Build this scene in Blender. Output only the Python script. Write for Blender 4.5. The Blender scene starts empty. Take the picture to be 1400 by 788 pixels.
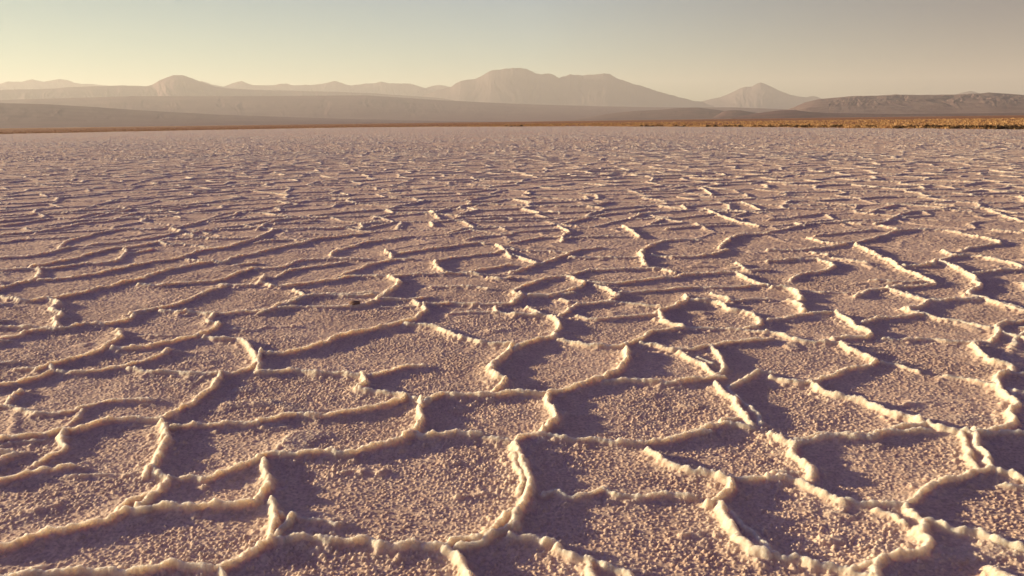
import bpy, math, time
import numpy as np
from mathutils import Matrix, Vector
T0 = time.time()
rng = np.random.default_rng(7)
F32 = np.float32
sc = bpy.context.scene
col = sc.collection

# ------------------------------------------------------------------ camera
CAM_H = 1.6
FOC = 1099.0            # focal length in pixels of a 1400 px wide frame
PITCH, ROLL = 11.7, -0.737
cam_d = bpy.data.cameras.new('camera')
cam_d.sensor_width = 36.0
cam_d.lens = 36.0 * FOC / 1400.0
cam_d.clip_start, cam_d.clip_end = 0.05, 400000.0
cam = bpy.data.objects.new('camera', cam_d)
col.objects.link(cam)
RM = Matrix.Rotation(math.radians(90 - PITCH), 4, 'X') @ Matrix.Rotation(math.radians(ROLL), 4, 'Z')
cam.matrix_world = Matrix.Translation((0, 0, CAM_H)) @ RM
sc.camera = cam
R3 = np.array(RM.to_3x3())

def rays(px, py):
    px = np.asarray(px, float); py = np.asarray(py, float)
    d = np.stack([(px - 700) / FOC, -(py - 394) / FOC, -np.ones_like(px)], -1)
    return d @ R3.T

def ground_pts(pts, z=0.0):
    """where sight lines of the survey photograph meet the level z"""
    p = np.array(pts, float)
    d = rays(p[:, 0], p[:, 1])
    t = (z - CAM_H) / d[:, 2]
    return np.stack([d[:, 0] * t, d[:, 1] * t], -1)

def skyline(pts, dist):
    """azimuth and height of a skyline at a distance in metres"""
    p = np.array(pts, float)
    d = rays(p[:, 0], p[:, 1])
    az = np.arctan2(d[:, 0], d[:, 1])
    h = dist * d[:, 2] / np.hypot(d[:, 0], d[:, 1]) + CAM_H
    return az, h

# ------------------------------------------------------------------ noise
_tab = rng.random((256, 256)).astype(F32)
def vnoise(x, y, seed=0):
    """smooth value noise, -1..1"""
    x = x + seed * 17.31; y = y + seed * 41.7
    xi = np.floor(x); yi = np.floor(y)
    fx = (x - xi).astype(F32); fy = (y - yi).astype(F32)
    fx = fx * fx * (3 - 2 * fx); fy = fy * fy * (3 - 2 * fy)
    xi = xi.astype(np.int64); yi = yi.astype(np.int64)
    x0 = xi & 255; x1 = (xi + 1) & 255; y0 = yi & 255; y1 = (yi + 1) & 255
    a = _tab[x0, y0]; b = _tab[x1, y0]; c = _tab[x0, y1]; d = _tab[x1, y1]
    a = a + (b - a) * fx; c = c + (d - c) * fx
    return (a + (c - a) * fy) * 2 - 1

def fbm(x, y, octv=4, seed=0, gain=0.5):
    s = 0; a = 1.0; n = 0
    for k in range(octv):
        s = s + a * vnoise(x, y, seed + k * 3.7)
        n += a; a *= gain; x = x * 2.03; y = y * 2.03
    return s / n

_jx = rng.random((256, 256)).astype(F32); _jy = rng.random((256, 256)).astype(F32); _jh = rng.random((256, 256)).astype(F32)
def cells(x, y, jit=0.9):
    """F1 distance and a random value of the nearest cell"""
    xi = np.floor(x).astype(np.int64); yi = np.floor(y).astype(np.int64)
    best = np.full(x.shape, 9.0, F32); bv = np.zeros(x.shape, F32)
    for dx in (-1, 0, 1):
        for dy in (-1, 0, 1):
            cx = xi + dx; cy = yi + dy
            i = cx & 255; j = cy & 255
            ex = cx + 0.5 + (_jx[i, j] - 0.5) * jit - x
            ey = cy + 0.5 + (_jy[i, j] - 0.5) * jit - y
            d = (ex * ex + ey * ey).astype(F32)
            m = d < best
            best = np.where(m, d, best); bv = np.where(m, _jh[i, j], bv)
    return np.sqrt(best), bv

def vor_edges(x, y, jit=0.95):
    """distance to the nearest cell border (in cells) and a random strength per border"""
    xi = np.floor(x).astype(np.int64); yi = np.floor(y).astype(np.int64)
    best = np.full(x.shape, 9.0, F32); bx = np.zeros(x.shape, F32); by = np.zeros(x.shape, F32); bh = np.zeros(x.shape, F32)
    offs = [(dx, dy) for dx in (-1, 0, 1) for dy in (-1, 0, 1)]
    pts = []
    for dx, dy in offs:
        cx = xi + dx; cy = yi + dy
        i = cx & 255; j = cy & 255
        ex = (cx + 0.5 + (_jx[i, j] - 0.5) * jit - x).astype(F32)
        ey = (cy + 0.5 + (_jy[i, j] - 0.5) * jit - y).astype(F32)
        d = ex * ex + ey * ey
        m = d < best
        best = np.where(m, d, best); bx = np.where(m, ex, bx); by = np.where(m, ey, by); bh = np.where(m, _jh[i, j], bh)
        pts.append((ex, ey, _jh[i, j]))
    de = np.full(x.shape, 9.0, F32); st = np.zeros(x.shape, F32)
    for ex, ey, h in pts:
        vx = ex - bx; vy = ey - by
        L = np.sqrt(vx * vx + vy * vy)
        ok = L > 1e-4
        L = np.maximum(L, 1e-4)
        dd = ((ex + bx) * 0.5 * vx + (ey + by) * 0.5 * vy) / L
        dd = np.where(ok, dd, 9.0)
        m = dd < de
        de = np.where(m, dd, de)
        s = h + bh; s = s * 37.7; s = s - np.floor(s)
        st = np.where(m, s, st)
    return de, st, bh

def sstep(a, b, x):
    t = np.clip((x - a) / (b - a), 0, 1)
    return t * t * (3 - 2 * t)

# ------------------------------------------------------------------ pressure ridges, surveyed
# tile origin (x0, y0) in the photograph, 3.94 tile units per pixel; each ridge: relative height, points
K = 1379 / 350.0
TILES = {
 'A1': (0, 588, """
.5 0,70 60,55 150,50 275,40
.8 335,10 350,60 340,100 250,140 200,175
.8 0,272 60,255 150,225 230,210 300,205 400,185
.45 360,235 420,240 500,225 600,235 750,225
1.25 880,0 885,60 870,120 840,180 800,210 790,240
1.2 830,200 850,240 880,280 850,320 820,360 760,410
1 870,265 950,265 1030,250 1100,260 1160,240 1230,215 1300,180 1379,160
.9 820,340 740,365 680,390 650,430
1.15 -60,655 0,640 60,630 130,605 200,580 260,550 350,545 430,520 520,495 590,480 640,455 700,430 760,437 850,415 950,415 1060,425 1150,410 1240,410 1379,390
1.1 -80,800 100,785 300,778 450,775 560,770 700,775 800,750 950,730 1080,745 1180,740 1280,700 1379,640
.9 1180,745 1200,788 1190,850
.35 150,420 260,400 330,380"""),
 'A2': (350, 588, """
1.15 0,160 60,130 160,135 280,125 390,120 460,135 540,125 620,85 700,75 800,50 860,20 930,40 1010,25 1100,10 1200,20
.65 1200,30 1290,45 1379,60
1.3 40,170 40,240 60,290 30,340 0,380
1.3 70,390 60,420 90,470 100,530 90,600
1.0 90,450 125,470
1.2 110,600 150,540 200,470
.6 200,480 280,485 380,500 420,510
1.1 0,640 80,610 160,595 250,585 350,590 450,600 580,590 650,620 760,630 860,620 1000,640 1060,600 1130,575 1200,580 1280,525 1340,480 1379,440
1.1 1060,640 1180,610 1280,550 1379,510
1.15 1000,650 1050,680 1090,720 1130,788 1150,850
.45 460,220 530,200 600,210 700,210
.35 1080,360 1150,340 1250,330
.5 100,100 150,50 190,10
.4 190,775 270,760 330,780"""),
 'A3': (700, 588, """
1 0,70 30,40 100,30 200,30 330,45 450,45 550,65 700,65 800,60 890,30 1000,10 1080,0
1.35 10,70 30,130 70,170 70,230 100,280 60,340 60,390 30,440 0,520
0.7 0,120 30,200 50,260 20,330
.75 150,330 220,320 310,355 400,335 500,320 540,345 620,360 700,365 790,340 870,350 980,355
1.1 740,105 790,150 850,180 910,195 960,215 1040,225 1100,240 1170,260
.9 1170,250 1280,250 1379,240
1.2 1170,260 1180,310 1130,350 1060,400
1.35 1120,390 1140,470 1180,540 1240,590 1300,640 1370,660
0.8 1180,450 1260,520 1330,580 1370,640
.9 -20,570 80,575 150,600 230,605 270,640 320,670 400,690 440,710 520,730 620,745 650,800
.8 400,690 410,760 430,810
.4 900,560 960,540 1020,560"""),
 'A4': (1050, 588, """
1.2 0,10 60,40 150,70
.95 150,60 250,40 360,28 480,35 560,30 620,5 700,0 870,-5
1.3 150,80 140,130 190,170 240,200 240,250
1.2 0,245 80,250 170,270 250,315 330,350 400,385
.6 0,210 100,215 190,220
1.1 400,385 420,375 490,390 570,395 680,390 760,385 830,350 900,300 980,270 1060,250 1120,225 1210,215
0.8 1040,10 1070,80 1080,150 1110,205
1.2 1110,0 1130,50 1120,100 1180,140 1190,200 1240,230 1320,240 1379,265 1420,280
.9 1150,20 1250,15 1379,10 1430,10
1.25 740,400 800,450 860,490 920,500 980,520 1060,540 1140,540 1210,570 1290,610 1379,640 1430,655
.8 570,420 640,440 700,470 750,490
1.5 860,490 840,560 870,590 820,640 740,660 660,670 600,690 590,740 590,788 600,850
1.0 -40,640 0,650 80,680 150,670 210,710 300,730 380,740 450,760 560,780
.9 450,740 520,720 600,700
.45 340,440 400,430 460,450"""),
 'B1': (0, 400, """
.5 0,75 130,60
1.35 270,30 320,60 270,85 340,110 290,140 310,180
1.1 -40,185 100,185 250,190 350,190 420,165 520,160 600,165 680,145 740,100 820,85 920,70 1000,40 1100,5
1 -40,250 0,240 70,235 130,210 200,200 290,195
1 870,95 960,100 1080,110 1150,115 1260,110 1379,100
1.2 1150,115 1120,160 1190,160 1140,200 1080,230 1000,245 900,265 800,290 700,300 620,295
1.1 640,205 650,230 590,260 560,295 480,325 400,350 320,370 260,385 200,405
1 280,385 280,420 200,450 100,475 0,495 -60,505
.7 -30,375 0,370 80,365
.7 80,400 190,400
.5 720,225 830,225 950,220
.95 300,420 400,425 500,420 600,400 700,385 800,360 880,330 915,305
1 700,400 780,425 900,425 1050,435 1160,430 1260,435 1340,410 1379,380 1379,340 1340,290 1290,250 1180,250 1100,240
.5 1190,185 1280,190 1379,195
1.2 1180,430 1160,480 1100,530 1050,580 960,620 920,650 860,675
1.1 -60,790 0,780 80,775 200,760 330,740 400,740 500,705 600,690 720,685 860,678
1 340,740 340,788
1.2 870,700 890,740 870,788
1 920,725 1040,710 1160,715 1260,700 1379,700
.65 -20,600 80,605 150,630 200,650 280,645 400,635 470,605 560,585 680,575 850,570
.6 340,710 400,665 470,620
.8 40,580 100,520
.4 250,585 310,575"""),
 'B2': (350, 400, """
1 0,100 80,95 140,60 240,20 350,10 500,5 650,5
.9 140,80 250,75 340,80 450,78 570,72 640,45 700,35 850,38 930,20
.5 640,75 750,75 870,70
1 650,30 700,0
1 850,40 880,70
1.15 910,60 900,110 860,140 790,160 700,185 600,200 500,220 420,245 370,275 260,295 160,320 80,325
1 910,60 980,65 1050,55 1140,65 1260,65 1379,60
.7 1060,110 1180,105 1300,110 1379,120
.9 1290,75 1300,110
1.1 800,170 900,175 990,185 1030,215 1090,240 1150,250 1230,270 1379,275
1.3 30,310 10,360 20,420
1 0,430 100,420 200,415 300,430 440,430 560,450
.5 140,380 210,380
1.25 570,440 600,490 540,520
1 540,520 620,530 700,540 760,545 850,570
.8 610,445 700,425 800,400 900,390
1 0,690 80,680 180,655 280,660 400,655 500,640 600,625 700,600 780,570 800,550
.6 740,610 860,600
1.3 880,575 870,630 890,680 870,740 810,780
1.2 890,600 960,555 1020,540 1100,550 1200,550 1300,545 1379,535
1.4 1370,290 1330,340 1280,370 1260,420 1300,460 1350,470 1290,520
.4 0,180 100,178 250,175"""),
 'B3': (700, 400, """
1.2 0,60 50,30 40,5
.9 60,10 160,18 280,10 340,0
.9 260,40 310,50
1.2 0,120 80,120 150,125 200,130 260,160 240,210 240,240
.8 80,80 130,100 180,125
.9 260,120 310,100 340,65 440,60 540,50 660,60 800,75
1 540,45 580,5
.7 350,130 420,150 560,130 760,115 800,100
1.2 940,10 950,40 880,70 800,95 800,140 860,165 930,185
1.1 970,40 1060,45 1140,60 1170,90 1250,100 1310,120 1350,150 1320,190 1240,190
1 1070,0 1170,30 1160,45
.8 1180,45 1280,35 1379,30
1 930,185 850,200 760,210 700,240 640,270 600,290 500,290 400,285 330,270 260,255
.8 930,185 1040,190 1140,195 1260,200 1379,215
1.2 0,310 80,265 160,245 240,240
.9 700,275 800,290 850,310 960,310 1050,290 1140,275 1250,260 1379,245
1.3 620,300 630,360 590,420 520,440 490,465 420,480 330,510 250,535 160,540 0,530
1 500,475 620,475 740,480 880,490 1000,470 1140,455
.9 910,325 960,360 1030,390 1090,440
1 1070,290 1130,340 1160,400 1100,440
.8 1000,350 1090,390
1 1180,500 1230,465 1300,430 1379,435
1.2 1090,485 1150,540 1200,590 1260,650 1300,700
0.8 1170,510 1200,570 1280,610 1350,660 1350,700
1.3 200,545 190,600 250,640 240,690 160,750
1.0 870,785 950,755 1060,725 1150,700 1290,715
.8 1150,690 1220,665
.5 500,75 560,95"""),
 'B4': (1050, 400, """
1.2 120,40 170,60 200,100
.6 0,45 120,42
.9 0,145 100,135 200,115 350,105
1.1 370,110 430,150 480,190 560,215 540,245 430,245 350,250
1.1 0,210 70,225 130,250 220,265 330,265 390,270 440,300 500,320 550,350 590,360 530,390 400,405 370,430 300,460 270,480 230,480 130,480 0,455
1.25 230,480 270,520 350,550 430,570 520,590 600,620 680,650 760,670 850,700
.7 590,365 690,375 740,395 800,415
.7 950,440 1050,455 1140,480 1210,500
1.1 740,0 800,20 860,45 820,70 750,90
1 750,85 830,110 940,140 1050,155 1130,175 1210,190
1 860,40 960,35 1060,30 1150,25 1230,50 1310,75 1379,95 1420,105
.9 500,160 560,145 700,125 830,115
.8 630,250 720,255 870,245 970,260 1100,265 1200,270
1.1 1110,280 1150,330 1220,370 1320,390 1330,425
.8 1320,430 1379,435 1430,430
1.3 1300,425 1240,455 1215,500 1270,540 1350,600 1300,650 1350,690 1300,720 1200,750 1120,760
1.1 1430,150 1379,150 1300,155 1240,180 1260,210 1210,260
1 1280,215 1379,250 1430,265
1 150,788 250,770 370,760 500,770 600,750 700,720 850,705
1.2 870,705 950,735 1060,750 1110,765 1130,788
.4 690,600 800,585 870,575
1.2 0,750 80,785 130,800"""),
 'C1': (0, 230, """
1.1 -60,665 0,650 60,625 140,610 210,590 205,540
1.2 -60,690 0,690 60,700 140,715 270,700 340,690 450,665 560,640 680,610 780,590 850,560 950,540 1050,520 1140,505 1200,510
1 740,625 850,630 950,620 1050,615 1160,605 1240,580 1310,555 1379,535
.9 1180,625 1260,630 1379,630
1.1 700,780 860,750 950,730 1030,700 1110,665 1200,635
1 220,600 360,590 500,570 620,545 700,525 800,505 900,495 980,480 1040,455 1120,435 1200,430 1300,400 1379,380
.8 1000,490 1080,500
.9 -40,545 0,545 160,540 280,540 400,515 560,510 640,495 680,450 670,435
.7 700,455 830,435
1 160,530 280,510 400,480 500,455 600,430 740,420 870,395
.9 0,480 150,475 250,455 340,430 500,410 650,395 800,375 900,360 970,340
.6 200,475 380,480
1 320,430 360,390 450,370 540,345 680,325 800,330 940,320 1040,300 1090,280 1180,270 1260,255 1280,235 1379,225
.8 -30,400 0,395 150,378 350,370
.9 0,355 120,345 320,325 440,295 600,285 650,260 760,235 900,230 1010,210
.9 0,310 150,290 250,270 400,270 480,245 640,235 700,220 850,210 1000,195 1150,180 1300,155
.8 0,265 100,260 220,240 400,235 500,200 620,175 800,160 950,145
.8 0,235 80,225 250,215 300,205
.8 860,390 900,410 1000,410 1130,425
.8 880,380 1000,375 1200,380 1379,375
1.1 1000,355 1050,360
1.1 930,325 980,340
.8 1040,350 1130,330 1250,330 1379,320
.9 1200,510 1250,485 1310,465 1379,460
.8 1270,520 1379,510
.7 680,260 940,255 980,265
.8 1140,285 1379,268
.7 0,155 200,135 400,120 550,100
.7 700,90 800,60 920,40
.8 820,100 1000,95 1150,105 1310,85 1350,95
.5 0,585 100,580
.5 690,560 770,575"""),
 'C2': (350, 230, """
1 0,780 100,760 200,715 290,685 400,680 520,685 640,680
1 0,620 50,620 110,635 180,630 300,615 430,600 500,580 600,580 720,585
1 200,650 250,680
1.1 20,610 40,580
1.3 720,585 780,610 740,650 700,680 650,710
1 720,585 800,575 900,570 1000,570 1130,565 1210,575
.9 1150,560 1250,540 1379,520
1 460,570 520,555 620,515 700,500 760,490 850,490
1.2 740,480 700,440
1 750,460 850,445 980,430 1080,415 1200,400 1240,405
1.2 980,500 970,530 1010,555
.9 980,500 1080,480 1200,465 1300,455 1350,440 1379,430
1.1 1300,410 1340,440 1370,480
.8 110,580 200,540 350,525 480,505
.8 0,545 150,535 220,495 400,485 620,490
1 410,465 440,440 540,415 560,400 700,385 850,365
.6 540,435 700,440
1 0,455 100,430 250,405 310,380 450,365 580,350
.8 0,400 100,385 290,385
1 0,380 60,350 100,330 250,325 400,325 520,315 580,325 560,300
1.2 620,290 680,290
.8 590,320 740,290
.9 10,330 50,300 100,280 200,268 310,270 400,262 530,260
.7 100,300 250,290 320,280
1.1 940,230 970,250 990,270
1 960,240 1050,205 1200,190
1.1 940,290 960,310
.9 950,290 1080,280 1340,265 1379,270
.9 1040,345 1150,320 1310,315 1340,330
.8 1140,380 1200,365 1379,355
.8 0,220 100,205 200,190 330,165 420,150 500,145
1 460,130 500,145
.7 430,185 600,175 760,165
.7 640,270 740,255 920,240
1 730,235 750,240
1.1 1140,210 1190,225
.7 1190,200 1379,160
.7 950,640 1150,635 1250,650
.9 1250,590 1320,600 1379,590"""),
 'C3': (700, 230, """
1.1 0,560 60,545 130,520 110,505 40,480 0,470
.9 130,520 200,495 300,465 290,455 380,435 480,425
.8 320,480 480,480 680,480
.9 0,660 50,640 150,600 270,585 320,575 400,550 520,545 700,540 820,540
1.2 290,585 350,605 400,620 350,650 280,670 200,690 120,690 40,690
1.1 0,720 50,690 0,670
1 400,610 500,625 600,620 700,605 850,590 950,570 1100,565 1190,560
.8 820,545 880,560
1 1200,560 1260,590 1379,630
1 460,635 520,650 560,680 580,680 570,700
.8 590,670 700,665 850,650 950,640 1150,640 1379,625
1.3 700,440 700,490 720,520
1 700,440 760,410 820,385 1020,385
.9 760,470 880,480 1000,475 1090,460 1170,435
1.1 1120,430 1170,380 1220,355 1379,350
1 1200,510 1270,550
.8 1270,550 1379,545
1 250,310 310,340 270,370 270,395
.9 270,300 380,270 500,245 620,235 740,215
.7 0,440 200,445 290,450
.8 0,400 120,375 270,370
.8 280,375 400,370 620,365
1.2 600,310 650,340 690,370
.9 500,220 650,205 750,200
.8 740,300 820,270 910,265 1050,250 1090,240
.8 830,325 1000,310 1200,300
1.1 1040,215 1100,245 1180,275 1240,290 1340,310
.7 1110,235 1379,235
1.2 920,195 940,220
.7 940,205 1060,195 1200,190
1.1 1240,180 1340,225
.7 780,120 900,100 1040,80
1.2 1020,100 1080,145
1 390,150 420,165
.7 600,160 780,150
.8 0,165 200,150
1.1 200,230 260,240
.7 0,270 250,265
.7 0,345 240,325
1 640,270 700,240 800,235"""),
 'C4': (1050, 230, """
1 0,500 100,490 240,490 290,490 370,520 300,555 170,565 120,600
1 0,440 200,440 330,420 460,400 560,380 660,345 740,330 900,330 1000,340 1100,360 1200,375 1270,405 1100,425 1040,440
1.15 470,410 560,450 640,490 700,520 730,545 800,570 870,600 910,615 860,625 700,640 640,640
.8 210,370 330,400 450,405
.7 250,360 400,345 580,330
1 580,300 660,280 700,250 800,230 950,225 1100,235
.9 600,310 700,325
.9 540,245 620,210 720,190 850,185 1000,200
.8 900,180 1080,175
.9 230,450 320,465
.7 350,480 540,505
1.2 740,525 880,520 900,490 960,510 1050,550 1110,590 1140,630 1080,680
1 940,440 980,460
.9 980,465 1120,470 1240,490 1379,530 1430,545
.8 940,490 1020,470
1 1110,565 1230,550 1379,545 1430,540
1 1080,680 1150,690 1250,720 1379,760
.8 870,700 1000,705 1150,700
.7 550,600 700,605 850,605
1.1 640,640 740,680 860,710 840,735 750,765 830,785
.9 470,690 540,650 640,645
.6 190,660 350,670 470,665
1.3 20,640 100,640 160,660 190,690 190,710
.5 680,370 880,400
.5 570,405 830,440
.6 1270,380 1379,380
.9 1150,110 1270,130 1379,125
1.1 820,95 850,115
.8 500,100 680,95 820,95
.8 0,340 120,320 200,300 380,290 500,300
1 150,295 200,310
.9 0,275 130,265 300,240
1 1200,230 1320,270 1379,290
.6 1140,300 1379,290
.9 1220,330 1379,345
.7 1230,220 1379,200"""),
}
RIDGE_H = 0.031
SEG = []     # x0,y0,h0,x1,y1,h1
for x0, y0, txt in TILES.values():
    for line in txt.strip().splitlines():
        w = line.split()
        h = float(w[0])
        h = h if h < .65 else .28 + .72 * h
        pts = [tuple(float(v) for v in s.split(',')) for s in w[1:]]
        px = [(x0 + a / K, y0 + b / K) for a, b in pts]
        # round the corners: one pass of corner cutting, ends kept
        p = np.array(px)
        if len(p) > 2:
            q = [p[0]]
            for a, b in zip(p[:-1], p[1:]):
                q += [a * .78 + b * .22, a * .22 + b * .78]
            q.append(p[-1])
            p = np.array(q)
        g = ground_pts(p, RIDGE_H * 0.85)
        n = len(g)
        hs = h * (1 + 0.18 * np.sin(np.arange(n) * 2.3 + x0 + y0 + h * 9))
        if h < 0.75:
            hs[0] *= .35; hs[-1] *= .35
        for k in range(n - 1):
            SEG.append((g[k, 0], g[k, 1], hs[k], g[k + 1, 0], g[k + 1, 1], hs[k + 1]))
SEG = np.array(SEG)

# ------------------------------------------------------------------ edge of the salt
EDGE_PX = [(-500, 9), (-200, 8.6), (0, 8), (130, 7), (300, 6), (500, 5.0), (600, 5.6), (700, 6.6), (800, 7.6), (900, 9.2),
           (1000, 11), (1100, 13), (1200, 15), (1300, 17), (1400, 19), (1600, 23), (2000, 30)]
_e = np.array(EDGE_PX)
_eaz = np.arctan2((_e[:, 0] - 700) / FOC, 1.0)
_er = CAM_H * FOC / _e[:, 1] / np.cos(_eaz)
def edge_r(az):
    r = np.interp(az, _eaz, _er)
    wob = 1 + 0.035 * fbm(az * 90, az * 0 + 3.3, 4, 5) 
    return r * wob

# ------------------------------------------------------------------ the salt flat
def polar_grid():
    th = [np.radians(np.arange(-180, -48, 1.0)), np.radians(np.arange(-48, -36, 0.16)),
          np.arange(math.radians(-36), math.radians(36), 0.00095),
          np.radians(np.arange(36, 48, 0.16)), np.radians(np.arange(48, 180.01, 1.0))]
    th = np.concatenate(th)
    r = [0.05]
    while r[-1] < 420:
        x = r[-1]
        if x < 2.1: d = 0.02 if x < 1.9 else 0.006
        elif x < 12: d = max(0.0036, x * 0.0013)
        elif x < 40: d = x * 0.0016
        else: d = x * 0.0024
        r.append(x + d)
    return np.array(r), th
RR, TH = polar_grid()
nr, nt = len(RR), len(TH)
X = (RR[:, None] * np.sin(TH)[None, :])
Y = (RR[:, None] * np.cos(TH)[None, :])
print('grid', nr, nt, nr * nt)

Z = np.zeros((nr, nt), F32)      # height
CR = np.zeros((nr, nt), F32)     # how much of the surface is clean ridge crust
B = np.zeros((nr, nt), F32)      # ridge field

def ridge_profile(d, w):
    q = d / w
    return np.exp(-np.power(q, 2.1))

def rows(a, b):
    return slice(int(np.searchsorted(RR, a)), int(np.searchsorted(RR, b)) + 1)

# warp used for every ridge so they wander like real crust
CH = 160
WX = np.zeros((nr, nt), F32); WY = np.zeros((nr, nt), F32)
for i in range(0, nr, CH):
    s = slice(i, i + CH)
    x = X[s]; y = Y[s]
    rw = sstep(5, 11, RR[s][:, None])
    WX[s] = x + 0.020 * vnoise(x * 6, y * 6, 1) + (0.008 + rw * .008) * vnoise(x * 19, y * 19, 2) + (0.003 + rw * .004) * vnoise(x * 47, y * 47, 3)
    WY[s] = y + 0.020 * vnoise(x * 6, y * 6, 11) + (0.008 + rw * .008) * vnoise(x * 19, y * 19, 12) + (0.003 + rw * .004) * vnoise(x * 47, y * 47, 13)
print('warp', time.time() - T0)

RAD = 0.19
SK = np.zeros((nr, nt), F32)
for (ax, ay, ah, bx, by, bh) in SEG:
    ra, rb = math.hypot(ax, ay), math.hypot(bx, by)
    rmin, rmax = min(ra, rb) - RAD, max(ra, rb) + RAD
    ta, tb = math.atan2(ax, ay), math.atan2(bx, by)
    pad = RAD / max(rmin, 0.5)
    i0 = max(0, int(np.searchsorted(RR, rmin))); i1 = int(np.searchsorted(RR, rmax)) + 1
    j0 = int(np.searchsorted(TH, min(ta, tb) - pad)); j1 = int(np.searchsorted(TH, max(ta, tb) + pad)) + 1
    wx = WX[i0:i1, j0:j1]; wy = WY[i0:i1, j0:j1]
    dx, dy = bx - ax, by - ay
    L2 = dx * dx + dy * dy + 1e-9
    t = np.clip(((wx - ax) * dx + (wy - ay) * dy) / L2, 0, 1)
    d = np.hypot(wx - ax - t * dx, wy - ay - t * dy)
    h = ah + (bh - ah) * t
    f = h * ridge_profile(d, 0.0115 + 0.0065 * h + 0.006 * min(1.0, max(0.0, (ra - 4.0) / 7.0)))
    k = h * np.exp(-(d / 0.070) ** 2)
    B[i0:i1, j0:j1] = np.maximum(B[i0:i1, j0:j1], f.astype(F32))
    SK[i0:i1, j0:j1] = np.maximum(SK[i0:i1, j0:j1], k.astype(F32))
print('segments', len(SEG), time.time() - T0)

# everywhere the survey does not reach: the same pattern of polygons grown from cells
for i in range(0, nr, CH):
    s = slice(i, i + CH)
    x = X[s]; y = Y[s]; r = RR[s][:, None]
    # inside the surveyed patch?
    dep = CAM_H * FOC / np.maximum(Y[s], 1e-3)
    img_x = 700 + FOC * X[s] / np.maximum(Y[s] * 0.98, 1e-3)
    inside = sstep(15.0, 8.5, y) * sstep(2.25, 2.6, y) * (1 - sstep(705, 745, np.abs(img_x - 700))) * (y > 0)
    wgt = 1 - inside
    if wgt.max() > 0.01:
        wx = WX[s] + 0.16 * vnoise(x * 1.1, y * 1.1, 31); wy = WY[s] + 0.16 * vnoise(x * 1.1, y * 1.1, 37)
        sx, sy = 1.15, 0.88
        de, st, ch = vor_edges(wx / sx + 7.7, wy / sy)
        d = de * 1.0
        hh = 0.62 + 0.62 * st + 0.25 * vnoise(x * 1.7, y * 1.7, 51)
        hh = hh * (1 - .22 * sstep(18, 60, r))
        hh = np.maximum(hh * (0.85 + 0.3 * fbm(x * .11, y * .11, 2, 9)), 0.15)
        f = hh * ridge_profile(d, 0.018 + 0.008 * hh + 0.0011 * np.clip(r - 9, 0, 60))
        k = hh * np.exp(-(d / 0.070) ** 2)
        # a second, weaker generation inside the polygons
        de2, st2, _ = vor_edges(wx / .75 + 31.7, wy / .62 + 9.1)
        h2 = np.where(st2 > 0.5, 0.6 * (st2 - .2), 0) * sstep(-.1, .3, vnoise(x * 1.3, y * 1.3, 77))
        f = np.maximum(f, h2 * ridge_profile(de2 * .65, 0.022))
        B[s] = np.maximum(B[s], (f * wgt).astype(F32))
        SK[s] = np.maximum(SK[s], (k * wgt).astype(F32))
print('cells', time.time() - T0)

er = edge_r(TH)
for i in range(0, nr, CH):
    s = slice(i, i + CH)
    x = X[s]; y = Y[s]; r = RR[s][:, None]
    b = B[s]; sk = SK[s]
    mask = sstep(0.05, 0.45, b)
    near = 1 - sstep(16, 42, r)
    top = sstep(0.30, 0.62, b)
    # crest heights vary, knobbly cauliflower salt on the crests
    crest = 0.86 + 0.16 * vnoise(x * 3.1, y * 3.1, 61) + 0.10 * vnoise(x * 13, y * 13, 62)
    z = RIDGE_H * b * crest + 0.008 * sk
    if RR[s][0] < 42:
        jx = x + .0015 * vnoise(x * 90, y * 90, 201); jy = y + .0015 * vnoise(x * 90, y * 90, 202)
        f1, v1 = cells(jx / 0.034, jy / 0.034)
        f2, v2 = cells(jx / 0.0165 + 50, jy / 0.0165)
        dome = np.exp(-(f2 / .36) ** 2)
        knob = (0.5 - f1) * (0.6 + 0.8 * v1)
        f3, v3 = cells(jx / 0.022 + 20, jy / 0.022 + 11)
        dome3 = np.exp(-(f3 / .40) ** 2)
        f4, v4 = cells(jx / 0.046 + 71, jy / 0.046 + 5)
        dome4 = np.exp(-(f4 / .42) ** 2)
        z += mask * (0.005 * knob * sstep(.8, 1.2, b) + top * 0.0060 * dome3 * (.25 + v3) + top * (0.0045 + 0.009 * sstep(5, 12, r)) * dome4 * (.15 + v4) + 0.0030 * dome * v2)
        fl = (1 - mask)
        patch = 0.55 + 0.45 * sstep(-.35, .45, fbm(x * 2.3, y * 2.3, 3, 71))
        z += fl * near * patch * (0.0105 * dome * (0.2 + v2 * v2 * 1.1) + 0.0040 * knob * v1)
        side = (1 - top) * sstep(.12, .45, sk)
        z += side * dome4 * sstep(.35, 1, v4) * 0.012
        z += fl * 0.0050 * dome4 * v4 * sstep(5, 11, r)
        z += fl * 0.0032 * fbm(x * 26, y * 26, 3, 81) * patch
    else:
        kn = rng.random(z.shape, dtype=F32)
        z = z + top * 0.034 * kn + 0.006 * vnoise(x * 20, y * 20, 82)
    z += (1 - mask) * (0.0050 * fbm(x * 4.3, y * 4.3, 3, 91)) + 0.010 * fbm(x * .7, y * .7, 2, 95)
    # small upheaved lumps here and there on the floor
    lump = sstep(0.52, 0.86, vnoise(x * 5.2, y * 8.0, 99)) * sstep(0.0, 0.5, vnoise(x * 1.9, y * 1.9, 98))
    z += (1 - mask) * lump * 0.013
    z += 0.05 * fbm(x * .05, y * .05, 2, 44) * sstep(20, 60, r)
    Z[s] = z
    CR[s] = np.clip(sstep(0.22, 0.75, b) + 0.33 * sk + 0.25 * lump, 0, 1)
    # thin edge where the crust ends
    ed = sstep(-3.0, 0.2, r - er[None, :])
    Z[s] = Z[s] * (1 - ed) - 0.05 * ed
print('detail', time.time() - T0)

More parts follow.
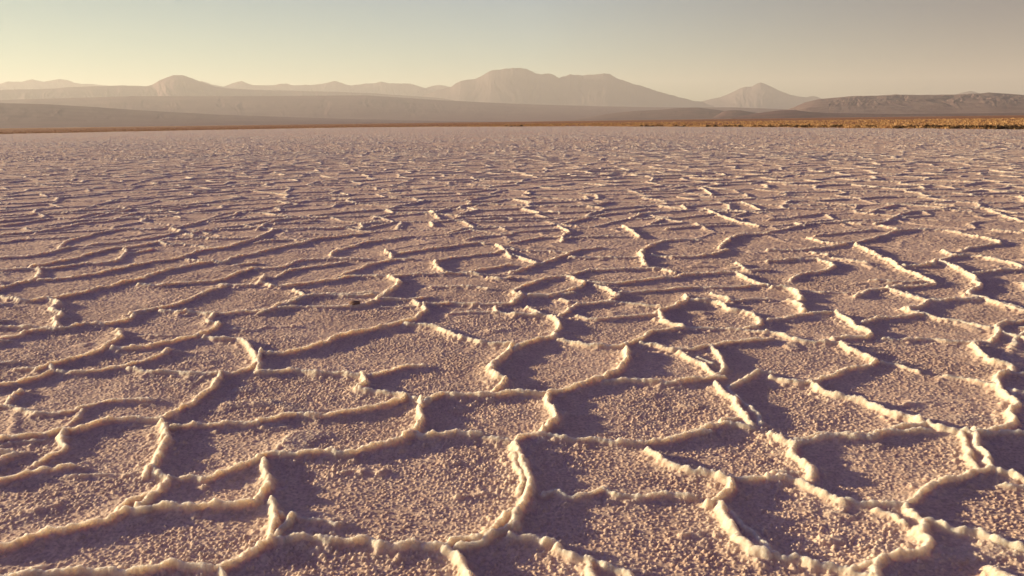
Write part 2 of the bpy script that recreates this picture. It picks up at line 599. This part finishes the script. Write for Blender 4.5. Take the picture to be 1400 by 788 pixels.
def grid_mesh(name, X, Y, Z, keep=None, smooth=False):
    n, m = X.shape
    co = np.empty((n, m, 3), F32); co[..., 0] = X; co[..., 1] = Y; co[..., 2] = Z
    idx = np.arange(n * m, dtype=np.int32).reshape(n, m)
    q = np.stack([idx[:-1, :-1], idx[1:, :-1], idx[1:, 1:], idx[:-1, 1:]], -1)
    if keep is not None:
        q = q[keep]
        used = np.zeros(n * m, bool); used[q.ravel()] = True
        new = np.cumsum(used).astype(np.int32) - 1
        q = new[q].reshape(-1, 4)
        co = co.reshape(-1, 3)[used]
    else:
        used = None
        q = q.reshape(-1, 4); co = co.reshape(-1, 3)
    return raw_mesh(name, co, q, smooth), used

def raw_mesh(name, co, q, smooth=False):
    k = q.shape[1]
    me = bpy.data.meshes.new(name)
    me.vertices.add(len(co)); me.vertices.foreach_set('co', np.ascontiguousarray(co, F32).ravel())
    me.loops.add(q.size); me.loops.foreach_set('vertex_index', np.ascontiguousarray(q, np.int32).ravel())
    me.polygons.add(len(q))
    me.polygons.foreach_set('loop_start', np.arange(0, q.size, k, dtype=np.int32))
    me.polygons.foreach_set('use_smooth', np.full(len(q), smooth))
    me.update(calc_edges=True)
    return me

def add_attr(me, name, v):
    a = me.attributes.new(name, 'FLOAT', 'POINT')
    a.data.foreach_set('value', np.ascontiguousarray(v, F32).ravel())

def link(name, me, mat=None, **props):
    o = bpy.data.objects.new(name, me)
    col.objects.link(o)
    if mat: me.materials.append(mat)
    for k, v in props.items(): o[k] = v
    return o

# ------------------------------------------------------------------ materials
def new_mat(name, rough=0.9, spec=0.2):
    m = bpy.data.materials.new(name); m.use_nodes = True
    nt_ = m.node_tree; bs = nt_.nodes['Principled BSDF']
    bs.inputs['Roughness'].default_value = rough
    bs.inputs['Specular IOR Level'].default_value = spec
    return m, nt_, bs

def noise_node(nt_, scale, detail=3, vec=None, rough=.6):
    n = nt_.nodes.new('ShaderNodeTexNoise')
    n.inputs['Scale'].default_value = scale; n.inputs['Detail'].default_value = detail; n.inputs['Roughness'].default_value = rough
    if vec: nt_.links.new(vec, n.inputs['Vector'])
    return n.outputs['Fac']

def ramp(nt_, fac, stops):
    n = nt_.nodes.new('ShaderNodeValToRGB')
    e = n.color_ramp.elements
    while len(e) < len(stops): e.new(0.5)
    for s, (p, c) in zip(e, stops):
        s.position = p; s.color = (*c, 1)
    nt_.links.new(fac, n.inputs['Fac'])
    return n.outputs['Color']

def mix(nt_, fac, a, b, mode='MIX'):
    n = nt_.nodes.new('ShaderNodeMix'); n.data_type = 'RGBA'; n.blend_type = mode
    if isinstance(fac, (int, float)): n.inputs[0].default_value = fac
    else: nt_.links.new(fac, n.inputs[0])
    for v, i in ((a, 6), (b, 7)):
        if isinstance(v, tuple): n.inputs[i].default_value = (*v, 1)
        else: nt_.links.new(v, n.inputs[i])
    return n.outputs[2]

SSSM = 'RANDOM_WALK'
def salt_material():
    m, t, bs = new_mat('salt_crust', 0.75, 0.25)
    geo = t.nodes.new('ShaderNodeNewGeometry'); pos = geo.outputs['Position']
    at = t.nodes.new('ShaderNodeAttribute'); at.attribute_name = 'crust'
    n1 = noise_node(t, 1.1, 4, pos); n2 = noise_node(t, 55, 4, pos); n3 = noise_node(t, 9, 3, pos)
    floor = ramp(t, n3, [(.3, (.80, .57, .43)), (.7, (.92, .70, .52))])
    grit = ramp(t, n2, [(.34, (.70, .65, .64)), (.60, (1, 1, 1))])
    floor = mix(t, 1.0, floor, grit, 'MULTIPLY')
    floor = mix(t, 1.0, floor, ramp(t, n1, [(.32, (.86, .84, .84)), (.62, (1, 1, 1))]), 'MULTIPLY')
    crust0 = ramp(t, n3, [(.25, (.71, .61, .48)), (.7, (.79, .69, .55))])
    crust = mix(t, 1.0, crust0, ramp(t, noise_node(t, 38, 5, pos, .7), [(.34, (.84, .80, .76)), (.58, (1, 1, 1))]), 'MULTIPLY')
    c = mix(t, at.outputs['Fac'], floor, crust)
    t.links.new(c, bs.inputs['Base Color'])
    # coarse salt grain too small for the mesh beyond a few tens of metres: tilts the surface every which way
    nz = t.nodes.new('ShaderNodeTexNoise'); nz.inputs['Scale'].default_value = 70; nz.inputs['Detail'].default_value = 1
    t.links.new(pos, nz.inputs['Vector'])
    v1 = t.nodes.new('ShaderNodeVectorMath'); v1.operation = 'SUBTRACT'; v1.inputs[1].default_value = (.5, .5, .5)
    t.links.new(nz.outputs['Color'], v1.inputs[0])
    at2 = t.nodes.new('ShaderNodeAttribute'); at2.attribute_name = 'grain'
    v2 = t.nodes.new('ShaderNodeVectorMath'); v2.operation = 'SCALE'
    t.links.new(v1.outputs[0], v2.inputs[0]); t.links.new(at2.outputs['Fac'], v2.inputs['Scale'])
    v3 = t.nodes.new('ShaderNodeVectorMath'); v3.operation = 'ADD'
    t.links.new(v2.outputs[0], v3.inputs[0]); t.links.new(geo.outputs['Normal'], v3.inputs[1])
    v4 = t.nodes.new('ShaderNodeVectorMath'); v4.operation = 'NORMALIZE'
    t.links.new(v3.outputs[0], v4.inputs[0])
    mr = t.nodes.new('ShaderNodeMapRange'); mr.inputs['To Min'].default_value = .25; mr.inputs['To Max'].default_value = 1.0
    t.links.new(at.outputs['Fac'], mr.inputs['Value']); t.links.new(mr.outputs['Result'], bs.inputs['Subsurface Weight'])
    bs.subsurface_method = SSSM
    bs.inputs['Subsurface Radius'].default_value = (1.0, .90, .80); bs.inputs['Subsurface Scale'].default_value = 0.062
    bmp = t.nodes.new('ShaderNodeBump'); t.links.new(v4.outputs[0], bmp.inputs['Normal']); bmp.inputs['Strength'].default_value = 0.55; bmp.inputs['Distance'].default_value = 0.006
    t.links.new(noise_node(t, 150, 4, pos, .7), bmp.inputs['Height'])
    t.links.new(bmp.outputs['Normal'], bs.inputs['Normal'])
    return m

keep = (RR[:-1, None] < (er[None, :-1] + 0.6))
me, used = grid_mesh('salt_flat', X, Y, Z, keep, smooth=True)
add_attr(me, 'crust', CR.ravel()[used])
GR = (2.3 * sstep(14, 38, RR))[:, None] * (1 - .75 * CR) + .25
add_attr(me, 'grain', GR.ravel()[used])
salt = link('salt_flat', me, salt_material(), kind='structure',
            label='cracked pale salt flat broken into polygons by low raised ridges')
del X, Y, Z, B, SK, WX, WY
print('salt mesh', len(me.vertices), time.time() - T0)

# ------------------------------------------------------------------ desert plain beyond the salt
def plain_material():
    m, t, bs = new_mat('dry_plain', 0.95, 0.1)
    geo = t.nodes.new('ShaderNodeNewGeometry'); pos = geo.outputs['Position']
    n1 = noise_node(t, .0012, 5, pos); n2 = noise_node(t, .6, 3, pos)
    c = ramp(t, n1, [(.35, (.36, .17, .09)), (.65, (.46, .25, .13))])
    c = mix(t, 1.0, c, ramp(t, n2, [(.3, (.75, .7, .68)), (.7, (1, 1, 1))]), 'MULTIPLY')
    t.links.new(c, bs.inputs['Base Color'])
    return m
rp = np.concatenate([[0.5, 5, 20, 50], np.geomspace(80, 58000, 160)])
tp = np.radians(np.arange(-180, 180.01, 0.75))
PX = rp[:, None] * np.sin(tp)[None]; PY = rp[:, None] * np.cos(tp)[None]
PZ = -0.12 + 0.06 * fbm(PX * .03, PY * .03, 3, 3) * (rp[:, None] > 50)
me, _ = grid_mesh('desert_plain', PX, PY, PZ)
link('desert_plain', me, plain_material(), kind='structure', label='flat reddish brown desert plain behind the salt flat')

# ------------------------------------------------------------------ mountains
def rock_material(name, c1, c2, scale, bump=0.0):
    m, t, bs = new_mat(name, 0.95, 0.05)
    geo = t.nodes.new('ShaderNodeNewGeometry'); pos = geo.outputs['Position']
    mp = t.nodes.new('ShaderNodeMapping'); mp.inputs['Scale'].default_value = (1, 1, 3.0)
    t.links.new(pos, mp.inputs['Vector'])
    c = ramp(t, noise_node(t, scale, 7, mp.outputs['Vector'], .65), [(.38, c1), (.62, c2)])
    t.links.new(c, bs.inputs['Base Color'])
    return m

def range_mesh(name, label, pts, dist, depth, mat, gully=0.12, rows_=46, jag=0.03, seed=0, power=1.4, foot=None, step=0.0007):
    """a ridge at its true distance: crest from the surveyed skyline, eroded flanks front and back"""
    az, h = skyline(pts, dist)
    a = np.arange(az.min(), az.max(), step)
    hc = np.interp(a, az, h)
    hc = np.maximum(hc, 0)
    arc = a * dist
    hc = hc + jag * hc.mean() * fbm(arc / (dist * .010), arc * 0 + seed, 5, seed + 2, .6) * sstep(0, .15 * hc.max(), hc)
    s = np.concatenate([np.linspace(-1, 0, rows_), np.linspace(0, 1, rows_ // 2)[1:]])
    A, S = np.meshgrid(a, s)
    kw = 41
    hs = np.convolve(np.pad(hc, kw // 2, mode='edge'), np.hanning(kw) / np.hanning(kw).sum(), 'valid')
    HC = np.broadcast_to(hs, A.shape); HF = np.broadcast_to(hc - hs, A.shape)
    rad = dist + S * depth
    x = rad * np.sin(A); y = rad * np.cos(A)
    base = np.clip(1 - np.abs(S), 0, 1)
    g = fbm(A * dist / (depth * .09) + 0.6 * vnoise(S * 3, A * 60, seed), S * 2.2, 5, seed + 20, .62)
    rg = 1 - np.abs(g) * 2.2
    z = HF * base ** 9 + HC * (base ** power) * (1 + gully * rg * np.abs(S) * 2 * (1 - np.abs(S)) * 2)
    z = z + gully * 0.25 * HC.mean() * fbm(x / (depth * .12), y / (depth * .12), 5, seed + 33) * base * (np.abs(S) * (1 - np.abs(S)) * 4)
    z = np.maximum(z, 0) * (base > 0) - 2.0 * (base <= 0)
    me, _ = grid_mesh(name, x[::-1], y[::-1], z[::-1].astype(F32), smooth=True)
    return link(name, me, mat, kind='structure', label=label)

m_far = rock_material('rock_far', (.135, .10, .105), (.16, .12, .123), .0009)
m_mid = rock_material('rock_mid', (.13, .066, .085), (.17, .095, .105), .0016)
m_mesa = rock_material('rock_mesa', (.135, .082, .085), (.22, .15, .135), .0034)
m_fan = rock_material('gravel_fan', (.15, .080, .095), (.19, .108, .12), .0007)
m_low = rock_material('low_hill_rock', (.10, .055, .06), (.16, .085, .08), .004)

range_mesh('mountain_range', 'palest jagged mountains at the far left edge of the skyline',
    [(-400, 118), (-200, 113), (-60, 119), (0, 115), (12, 112), (30, 112), (45, 109), (60, 112), (80, 108), (92, 110), (102, 114), (130, 116), (170, 119), (230, 135), (300, 166)],
    43000, 7000, m_far, seed=3)
range_mesh('mountain_range', 'pale row of small summits between the left peak and the big massif',
    [(240, 160), (262, 115), (275, 111), (290, 116), (305, 118), (318, 114), (330, 111), (345, 116), (370, 117), (385, 114), (400, 116), (430, 116), (448, 113), (458, 111), (470, 115), (480, 117),
     (510, 114), (520, 111), (535, 114), (560, 114), (570, 118), (582, 121), (592, 117), (602, 116), (615, 119), (640, 130), (700, 168)],
    40000, 6000, m_far, seed=8)
range_mesh('mountain', 'rounded dark summit rising from a long slope at the left',
    [(-500, 130), (-200, 124), (0, 123), (60, 122), (100, 119), (140, 118), (165, 117), (200, 118), (208, 116), (218, 110), (228, 106), (237, 103), (250, 103), (262, 107), (275, 112), (295, 119), (310, 121), (350, 123), (400, 124), (500, 127), (600, 134), (700, 150), (760, 168)],
    30000, 6500, m_mid, seed=12, jag=.012)
range_mesh('massif', 'broad high flat-topped mountain massif in the middle of the skyline',
    [(540, 168), (570, 135), (595, 124), (615, 119.5), (630, 110), (640, 108.5), (650, 108), (662, 102), (672, 97), (683, 95), (692, 93.5), (705, 93.5), (718, 93), (725, 97), (733, 101), (745, 101.5), (752, 101), (758, 103), (765, 106.5), (772, 104), (780, 101.5), (790, 102), (797, 103.5), (805, 102), (820, 101.5), (833, 101.5), (842, 106), (855, 111.5), (870, 116), (885, 121), (900, 126), (915, 130), (930, 134), (960, 140), (1010, 160)],
    34000, 6500, m_far, seed=21, gully=.03, jag=.032)
range_mesh('volcano', 'pale cone shaped volcano standing alone right of the massif',
    [(925, 160), (950, 141), (970, 136), (985, 133), (1000, 127), (1012, 121), (1019, 118.5), (1028, 118.5), (1034, 115), (1040, 113), (1046, 115), (1052, 117.5), (1065, 124), (1080, 129.5), (1095, 132.5), (1103, 133), (1111, 131.5), (1118, 133), (1135, 139), (1180, 158)],
    39000, 6000, m_far, seed=33, gully=.07, jag=.02)
range_mesh('far_peak', 'tiny pale summits showing just above the mesa at the right',
    [(1130, 160), (1148, 134), (1158, 131.5), (1170, 135), (1210, 132), (1225, 128.5), (1240, 132), (1300, 131), (1315, 127), (1327, 124.5), (1340, 128), (1380, 135), (1420, 160)],
    38000, 4000, m_far, seed=38)
range_mesh('mesa', 'long low rugged mesa with pale rock outcrops at the right',
    [(1060, 156), (1085, 147), (1100, 140.5), (1120, 135.5), (1150, 133), (1165, 131.5), (1200, 131), (1225, 129.5), (1260, 130), (1300, 129.5), (1340, 128), (1352, 126.8), (1370, 128), (1385, 129), (1400, 130), (1460, 128), (1600, 127), (1900, 130)],
    14000, 3400, m_mesa, seed=44, gully=.09, jag=.012, power=.62, rows_=90, step=.0005)
range_mesh('alluvial_slope', 'long smooth hazy slope below the left and middle mountains',
    [(-600, 140), (-200, 138), (0, 137), (100, 134), (180, 131.5), (350, 131.5), (500, 130.5), (600, 137), (700, 142), (800, 145), (900, 147), (1000, 147), (1060, 149), (1150, 151), (1300, 153), (1500, 153)],
    21000, 8500, m_fan, seed=51, gully=.04, jag=.004)
range_mesh('foothill_slope', 'darker low slope falling away from the left edge toward the middle',
    [(-700, 136), (-300, 138), (-100, 140), (0, 141), (60, 142.5), (120, 146), (200, 151.5), (300, 157), (450, 162), (600, 165.5), (700, 167)],
    12500, 4800, m_mid, seed=58, gully=.04, jag=.006)
range_mesh('low_hill', 'flat dark purple rise on the plain below the end of the massif',
    [(780, 165), (830, 156), (865, 152), (900, 150.5), (925, 148), (955, 147.2), (968, 149), (985, 151), (1005, 156), (1030, 161)], 14000, 2300, m_low, seed=63, gully=.05, jag=.02, power=.8)
range_mesh('low_hill', 'small dark hump on the plain below the volcano, left of centre',
    [(975, 161), (988, 153), (996, 151.2), (1005, 150.8), (1013, 151.2), (1024, 153), (1045, 156), (1080, 161)], 11500, 1500, m_low, seed=66, gully=.05, jag=.02, power=.8)
range_mesh('low_hill', 'long thin dark ridge on the plain running below the mesa',
    [(1000, 161), (1045, 153.5), (1060, 151.5), (1075, 150.6), (1088, 151), (1105, 153), (1130, 154.6), (1150, 155), (1180, 155.5), (1230, 156), (1300, 155.5), (1400, 154.5), (1500, 156), (1600, 158)], 9000, 1500, m_low, seed=69, gully=.05, jag=.02, power=.8)
print('mountains', time.time() - T0)

# ------------------------------------------------------------------ dry grass belt
def leaf_material(name, stops, scale=2.0):
    m, t, bs = new_mat(name, 0.85, 0.15)
    geo = t.nodes.new('ShaderNodeNewGeometry')
    c = ramp(t, noise_node(t, scale, 3, geo.outputs['Position']), stops)
    t.links.new(c, bs.inputs['Base Color'])
    return m
m_grass = leaf_material('dry_grass', [(.3, (.36, .19, .095)), (.5, (.52, .32, .15)), (.72, (.62, .43, .23))], .35)
m_shrub = leaf_material('shrub_leaf', [(.3, (.045, .03, .025)), (.7, (.13, .085, .05))], 3.0)

def tuft_batch(cx, cy, hh, wid, nb, g):
    """blades (triangles) fanning out of each tussock"""
    n = len(cx)
    ang = g.random((n, nb)) * 2 * math.pi
    lean = g.random((n, nb)) ** .7
    rad0 = (g.random((n, nb)) ** .5) * wid[:, None] * .45
    bx = cx[:, None] + rad0 * np.cos(ang); by = cy[:, None] + rad0 * np.sin(ang)
    H = hh[:, None] * (.55 + .45 * g.random((n, nb))) * (1 - .35 * lean)
    tx = bx + np.cos(ang) * lean * wid[:, None] * .75; ty = by + np.sin(ang) * lean * wid[:, None] * .75
    pa = g.random((n, nb)) * math.pi; bw = wid[:, None] * (.05 + .07 * g.random((n, nb)))
    ux = np.cos(pa) * bw; uy = np.sin(pa) * bw
    z0 = np.full_like(bx, -0.14)
    v = np.stack([np.stack([bx - ux, by - uy, z0], -1), np.stack([bx + ux, by + uy, z0], -1), np.stack([tx, ty, z0 + H + .04], -1)], 2)
    return v.reshape(-1, 3)

g = np.random.default_rng(11)
NT = 30000
az = g.uniform(math.radians(-37), math.radians(37), NT)
u = g.random(NT)
r0 = edge_r(az)
rad = r0 + (u ** 1.7) * np.where(az > 0, 420, 620) - 0.2
cl = vnoise(rad * np.sin(az) * .07, rad * np.cos(az) * .07, 5)
ok = g.random(NT) < sstep(-.9, .5, cl)
# a ragged front row right at the salt's edge
NF = 5200
az2 = g.uniform(math.radians(-37), math.radians(37), NF)
rad2 = edge_r(az2) + g.random(NF) ** 1.5 * 6 - 0.5
gap = vnoise(az2 * 70, az2 * 0, 9) > -.35
az = np.concatenate([az[ok], az2[gap]]); rad = np.concatenate([rad[ok], rad2[gap]])
hh = (.22 + .38 * g.random(len(az)) ** 1.5) * np.interp(az, [-.6, -.1, .1, .6], [.55, .7, 1, 1.05])
wd = hh * (1.0 + .8 * g.random(len(az)))
v = tuft_batch(rad * np.sin(az), rad * np.cos(az), hh, wd, 15, g)
me = raw_mesh('dry_grass', v, np.arange(len(v), dtype=np.int32).reshape(-1, 3))
link('dry_grass', me, m_grass, kind='stuff', label='belt of orange dry grass tussocks along the far edge of the salt flat')

# dark shrubs along the front of the belt, where the photograph shows them
def shrub_mesh(seed):
    g = np.random.default_rng(seed)
    n = 420
    d = g.normal(size=(n, 3)); d /= np.linalg.norm(d, axis=1)[:, None]; d[:, 2] = np.abs(d[:, 2])
    rr = g.random(n) ** .4
    lob = 1 + .3 * np.sin(d[:, 0] * 5 + seed) * np.cos(d[:, 1] * 4)
    c = d * rr[:, None] * lob[:, None] * np.array([.5, .42, .46]) + np.array([0, 0, .03])
    a = g.normal(size=(n, 3)); a /= np.linalg.norm(a, axis=1)[:, None]
    b = np.cross(a, g.normal(size=(n, 3))); b /= np.linalg.norm(b, axis=1)[:, None]
    s = .05 * (.6 + .8 * g.random((n, 1)))
    v = np.stack([c - a * s, c + b * s * .6, c + a * s, c - b * s * .6], 1).reshape(-1, 3)
    q = np.arange(4 * n, dtype=np.int32).reshape(-1, 4)
    # woody stems from the root
    sv = []; sq = []
    base = len(v)
    for k in range(9):
        an = g.random() * 6.28; tip = np.array([math.cos(an) * .33, math.sin(an) * .3, .36]) * (.7 + .4 * g.random())
        w = np.array([math.sin(an), -math.cos(an), 0]) * .012
        sv += [-w + (0, 0, -.05), w + (0, 0, -.05), tip + w * .3, tip - w * .3]
        sq.append([base + 4 * k + i for i in range(4)])
    v = np.concatenate([v, np.array(sv)]); q = np.concatenate([q, np.array(sq, np.int32)])
    me = raw_mesh('shrub', v, q); me.materials.append(m_shrub)
    return me
protos = [shrub_mesh(s) for s in (1, 2, 3, 4)]
clusters = [(875, 945, 14), (962, 1010, 12), (1035, 1055, 5), (1056, 1108, 30), (1120, 1148, 14), (1165, 1190, 6), (1208, 1250, 16), (1256, 1400, 96), (690, 730, 10), (1000, 1400, 16)]
g = np.random.default_rng(23)
k = 0
for a, b, n in clusters:
    for _ in range(n):
        px = g.uniform(a, b)
        az_ = math.atan2((px - 700) / FOC, 1.0)
        r_ = float(edge_r(np.array([az_]))[0]) + g.uniform(-.2, 2.2)
        o = bpy.data.objects.new('shrub', protos[k % 4]); k += 1
        col.objects.link(o)
        o.location = (r_ * math.sin(az_), r_ * math.cos(az_), -.10)
        sc_ = g.uniform(.75, 1.25) * (1.0 if px > 850 else .9)
        o.scale = (sc_ * 1.1, sc_ * 1.1, sc_ * g.uniform(.8, 1.1)); o.rotation_euler.z = g.uniform(0, 6.28)
        o['label'] = 'low dark shrub in the row where the dry grass meets the salt flat'
        o['category'] = 'shrub'; o['group'] = 'dark shrubs along the far edge of the salt'
print('plants', time.time() - T0)

# ------------------------------------------------------------------ the dark clod on a ridge
import bmesh
bm = bmesh.new(); bmesh.ops.create_icosphere(bm, subdivisions=4, radius=1.0)
vv = np.array([v.co[:] for v in bm.verts])
nn = 1 + .28 * fbm(vv[:, 0] * 1.7 + 3, vv[:, 1] * 1.7 + vv[:, 2] * 1.3, 4, 7) + .12 * fbm(vv[:, 0] * 6, vv[:, 1] * 6 + vv[:, 2] * 5, 3, 17)
for v, k_ in zip(bm.verts, nn): v.co = Vector((v.co.x * 0.048 * k_, v.co.y * .045 * k_, v.co.z * .022 * k_))
me = bpy.data.meshes.new('clod'); bm.to_mesh(me); bm.free()
for p in me.polygons: p.use_smooth = True
mc, t, bs = new_mat('dark_clod', .95, .1)
geo = t.nodes.new('ShaderNodeNewGeometry')
t.links.new(ramp(t, noise_node(t, 60, 5, geo.outputs['Position']), [(.35, (.16, .10, .08)), (.7, (.34, .22, .17))]), bs.inputs['Base Color'])
o = link('clod', me, mc, label='small dark brown clod lying on a salt ridge left of centre', category='clod')
cx_, cy_ = ground_pts([(485, 414)], .045)[0]
o.location = (cx_, cy_, .045)

# ------------------------------------------------------------------ haze
HB = [(-60000, -60000, -3.0), (60000, 60000, 2750.0)]
(x0, y0, z0), (x1, y1, z1) = HB
v = np.array([(x, y, z) for z in (z0, z1) for y in (y0, y1) for x in (x0, x1)], F32)
q = np.array([(0, 2, 3, 1), (4, 5, 7, 6), (0, 1, 5, 4), (2, 6, 7, 3), (0, 4, 6, 2), (1, 3, 7, 5)], np.int32)
me = raw_mesh('haze', v, q)
hm = bpy.data.materials.new('haze'); hm.use_nodes = True
t = hm.node_tree; t.nodes.clear()
out = t.nodes.new('ShaderNodeOutputMaterial'); pv = t.nodes.new('ShaderNodeVolumePrincipled')
pv.inputs['Color'].default_value = (.80, .80, .815, 1)
pv.inputs['Density'].default_value = 2.8e-5
pv.inputs['Anisotropy'].default_value = 0.19
t.links.new(pv.outputs['Volume'], out.inputs['Volume'])
link('haze', me, hm, kind='stuff', label='thin evening haze over the plain fading the far mountains')

# ------------------------------------------------------------------ light
SUN_AZ, SUN_EL = -72.0, 9.2        # degrees: azimuth from +Y towards +X, elevation
sa, se = math.radians(SUN_AZ), math.radians(SUN_EL)
sd = Vector((math.sin(sa) * math.cos(se), math.cos(sa) * math.cos(se), math.sin(se)))
ld = bpy.data.lights.new('sun', 'SUN'); ld.energy = 5.0; ld.angle = math.radians(0.5); ld.color = (1.0, .79, .47)
lo = bpy.data.objects.new('sun', ld); col.objects.link(lo)
lo.rotation_euler = sd.to_track_quat('Z', 'Y').to_euler()

w = bpy.data.worlds.new('World'); sc.world = w; w.use_nodes = True
t = w.node_tree; bg = t.nodes['Background']
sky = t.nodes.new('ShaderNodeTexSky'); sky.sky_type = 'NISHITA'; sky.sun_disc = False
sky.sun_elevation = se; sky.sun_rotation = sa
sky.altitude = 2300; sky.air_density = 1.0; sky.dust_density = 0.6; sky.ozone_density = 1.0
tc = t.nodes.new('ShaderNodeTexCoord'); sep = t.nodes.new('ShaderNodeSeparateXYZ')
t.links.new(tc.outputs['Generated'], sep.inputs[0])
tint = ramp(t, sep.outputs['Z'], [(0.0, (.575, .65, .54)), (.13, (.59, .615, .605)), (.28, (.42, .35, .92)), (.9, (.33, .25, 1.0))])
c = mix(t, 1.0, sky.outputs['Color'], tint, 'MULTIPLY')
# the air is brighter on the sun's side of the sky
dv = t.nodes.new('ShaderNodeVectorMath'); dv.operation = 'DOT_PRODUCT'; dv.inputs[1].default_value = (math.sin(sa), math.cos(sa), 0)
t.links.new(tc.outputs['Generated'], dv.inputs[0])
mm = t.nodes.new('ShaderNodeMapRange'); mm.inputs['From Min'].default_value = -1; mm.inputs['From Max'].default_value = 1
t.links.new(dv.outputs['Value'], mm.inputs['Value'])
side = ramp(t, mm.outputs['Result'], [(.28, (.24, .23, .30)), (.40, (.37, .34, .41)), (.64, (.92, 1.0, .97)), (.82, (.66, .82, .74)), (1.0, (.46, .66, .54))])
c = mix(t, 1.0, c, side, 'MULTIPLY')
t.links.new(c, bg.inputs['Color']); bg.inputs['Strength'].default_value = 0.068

sc.view_settings.view_transform = 'Standard'; sc.view_settings.look = 'None'
sc.view_settings.exposure = 1.5; sc.view_settings.gamma = 1.0
sc.cycles.max_bounces = 5; sc.cycles.diffuse_bounces = 3; sc.cycles.glossy_bounces = 2; sc.cycles.volume_bounces = 1
sc.cycles.use_denoising = True
print('done', time.time() - T0)
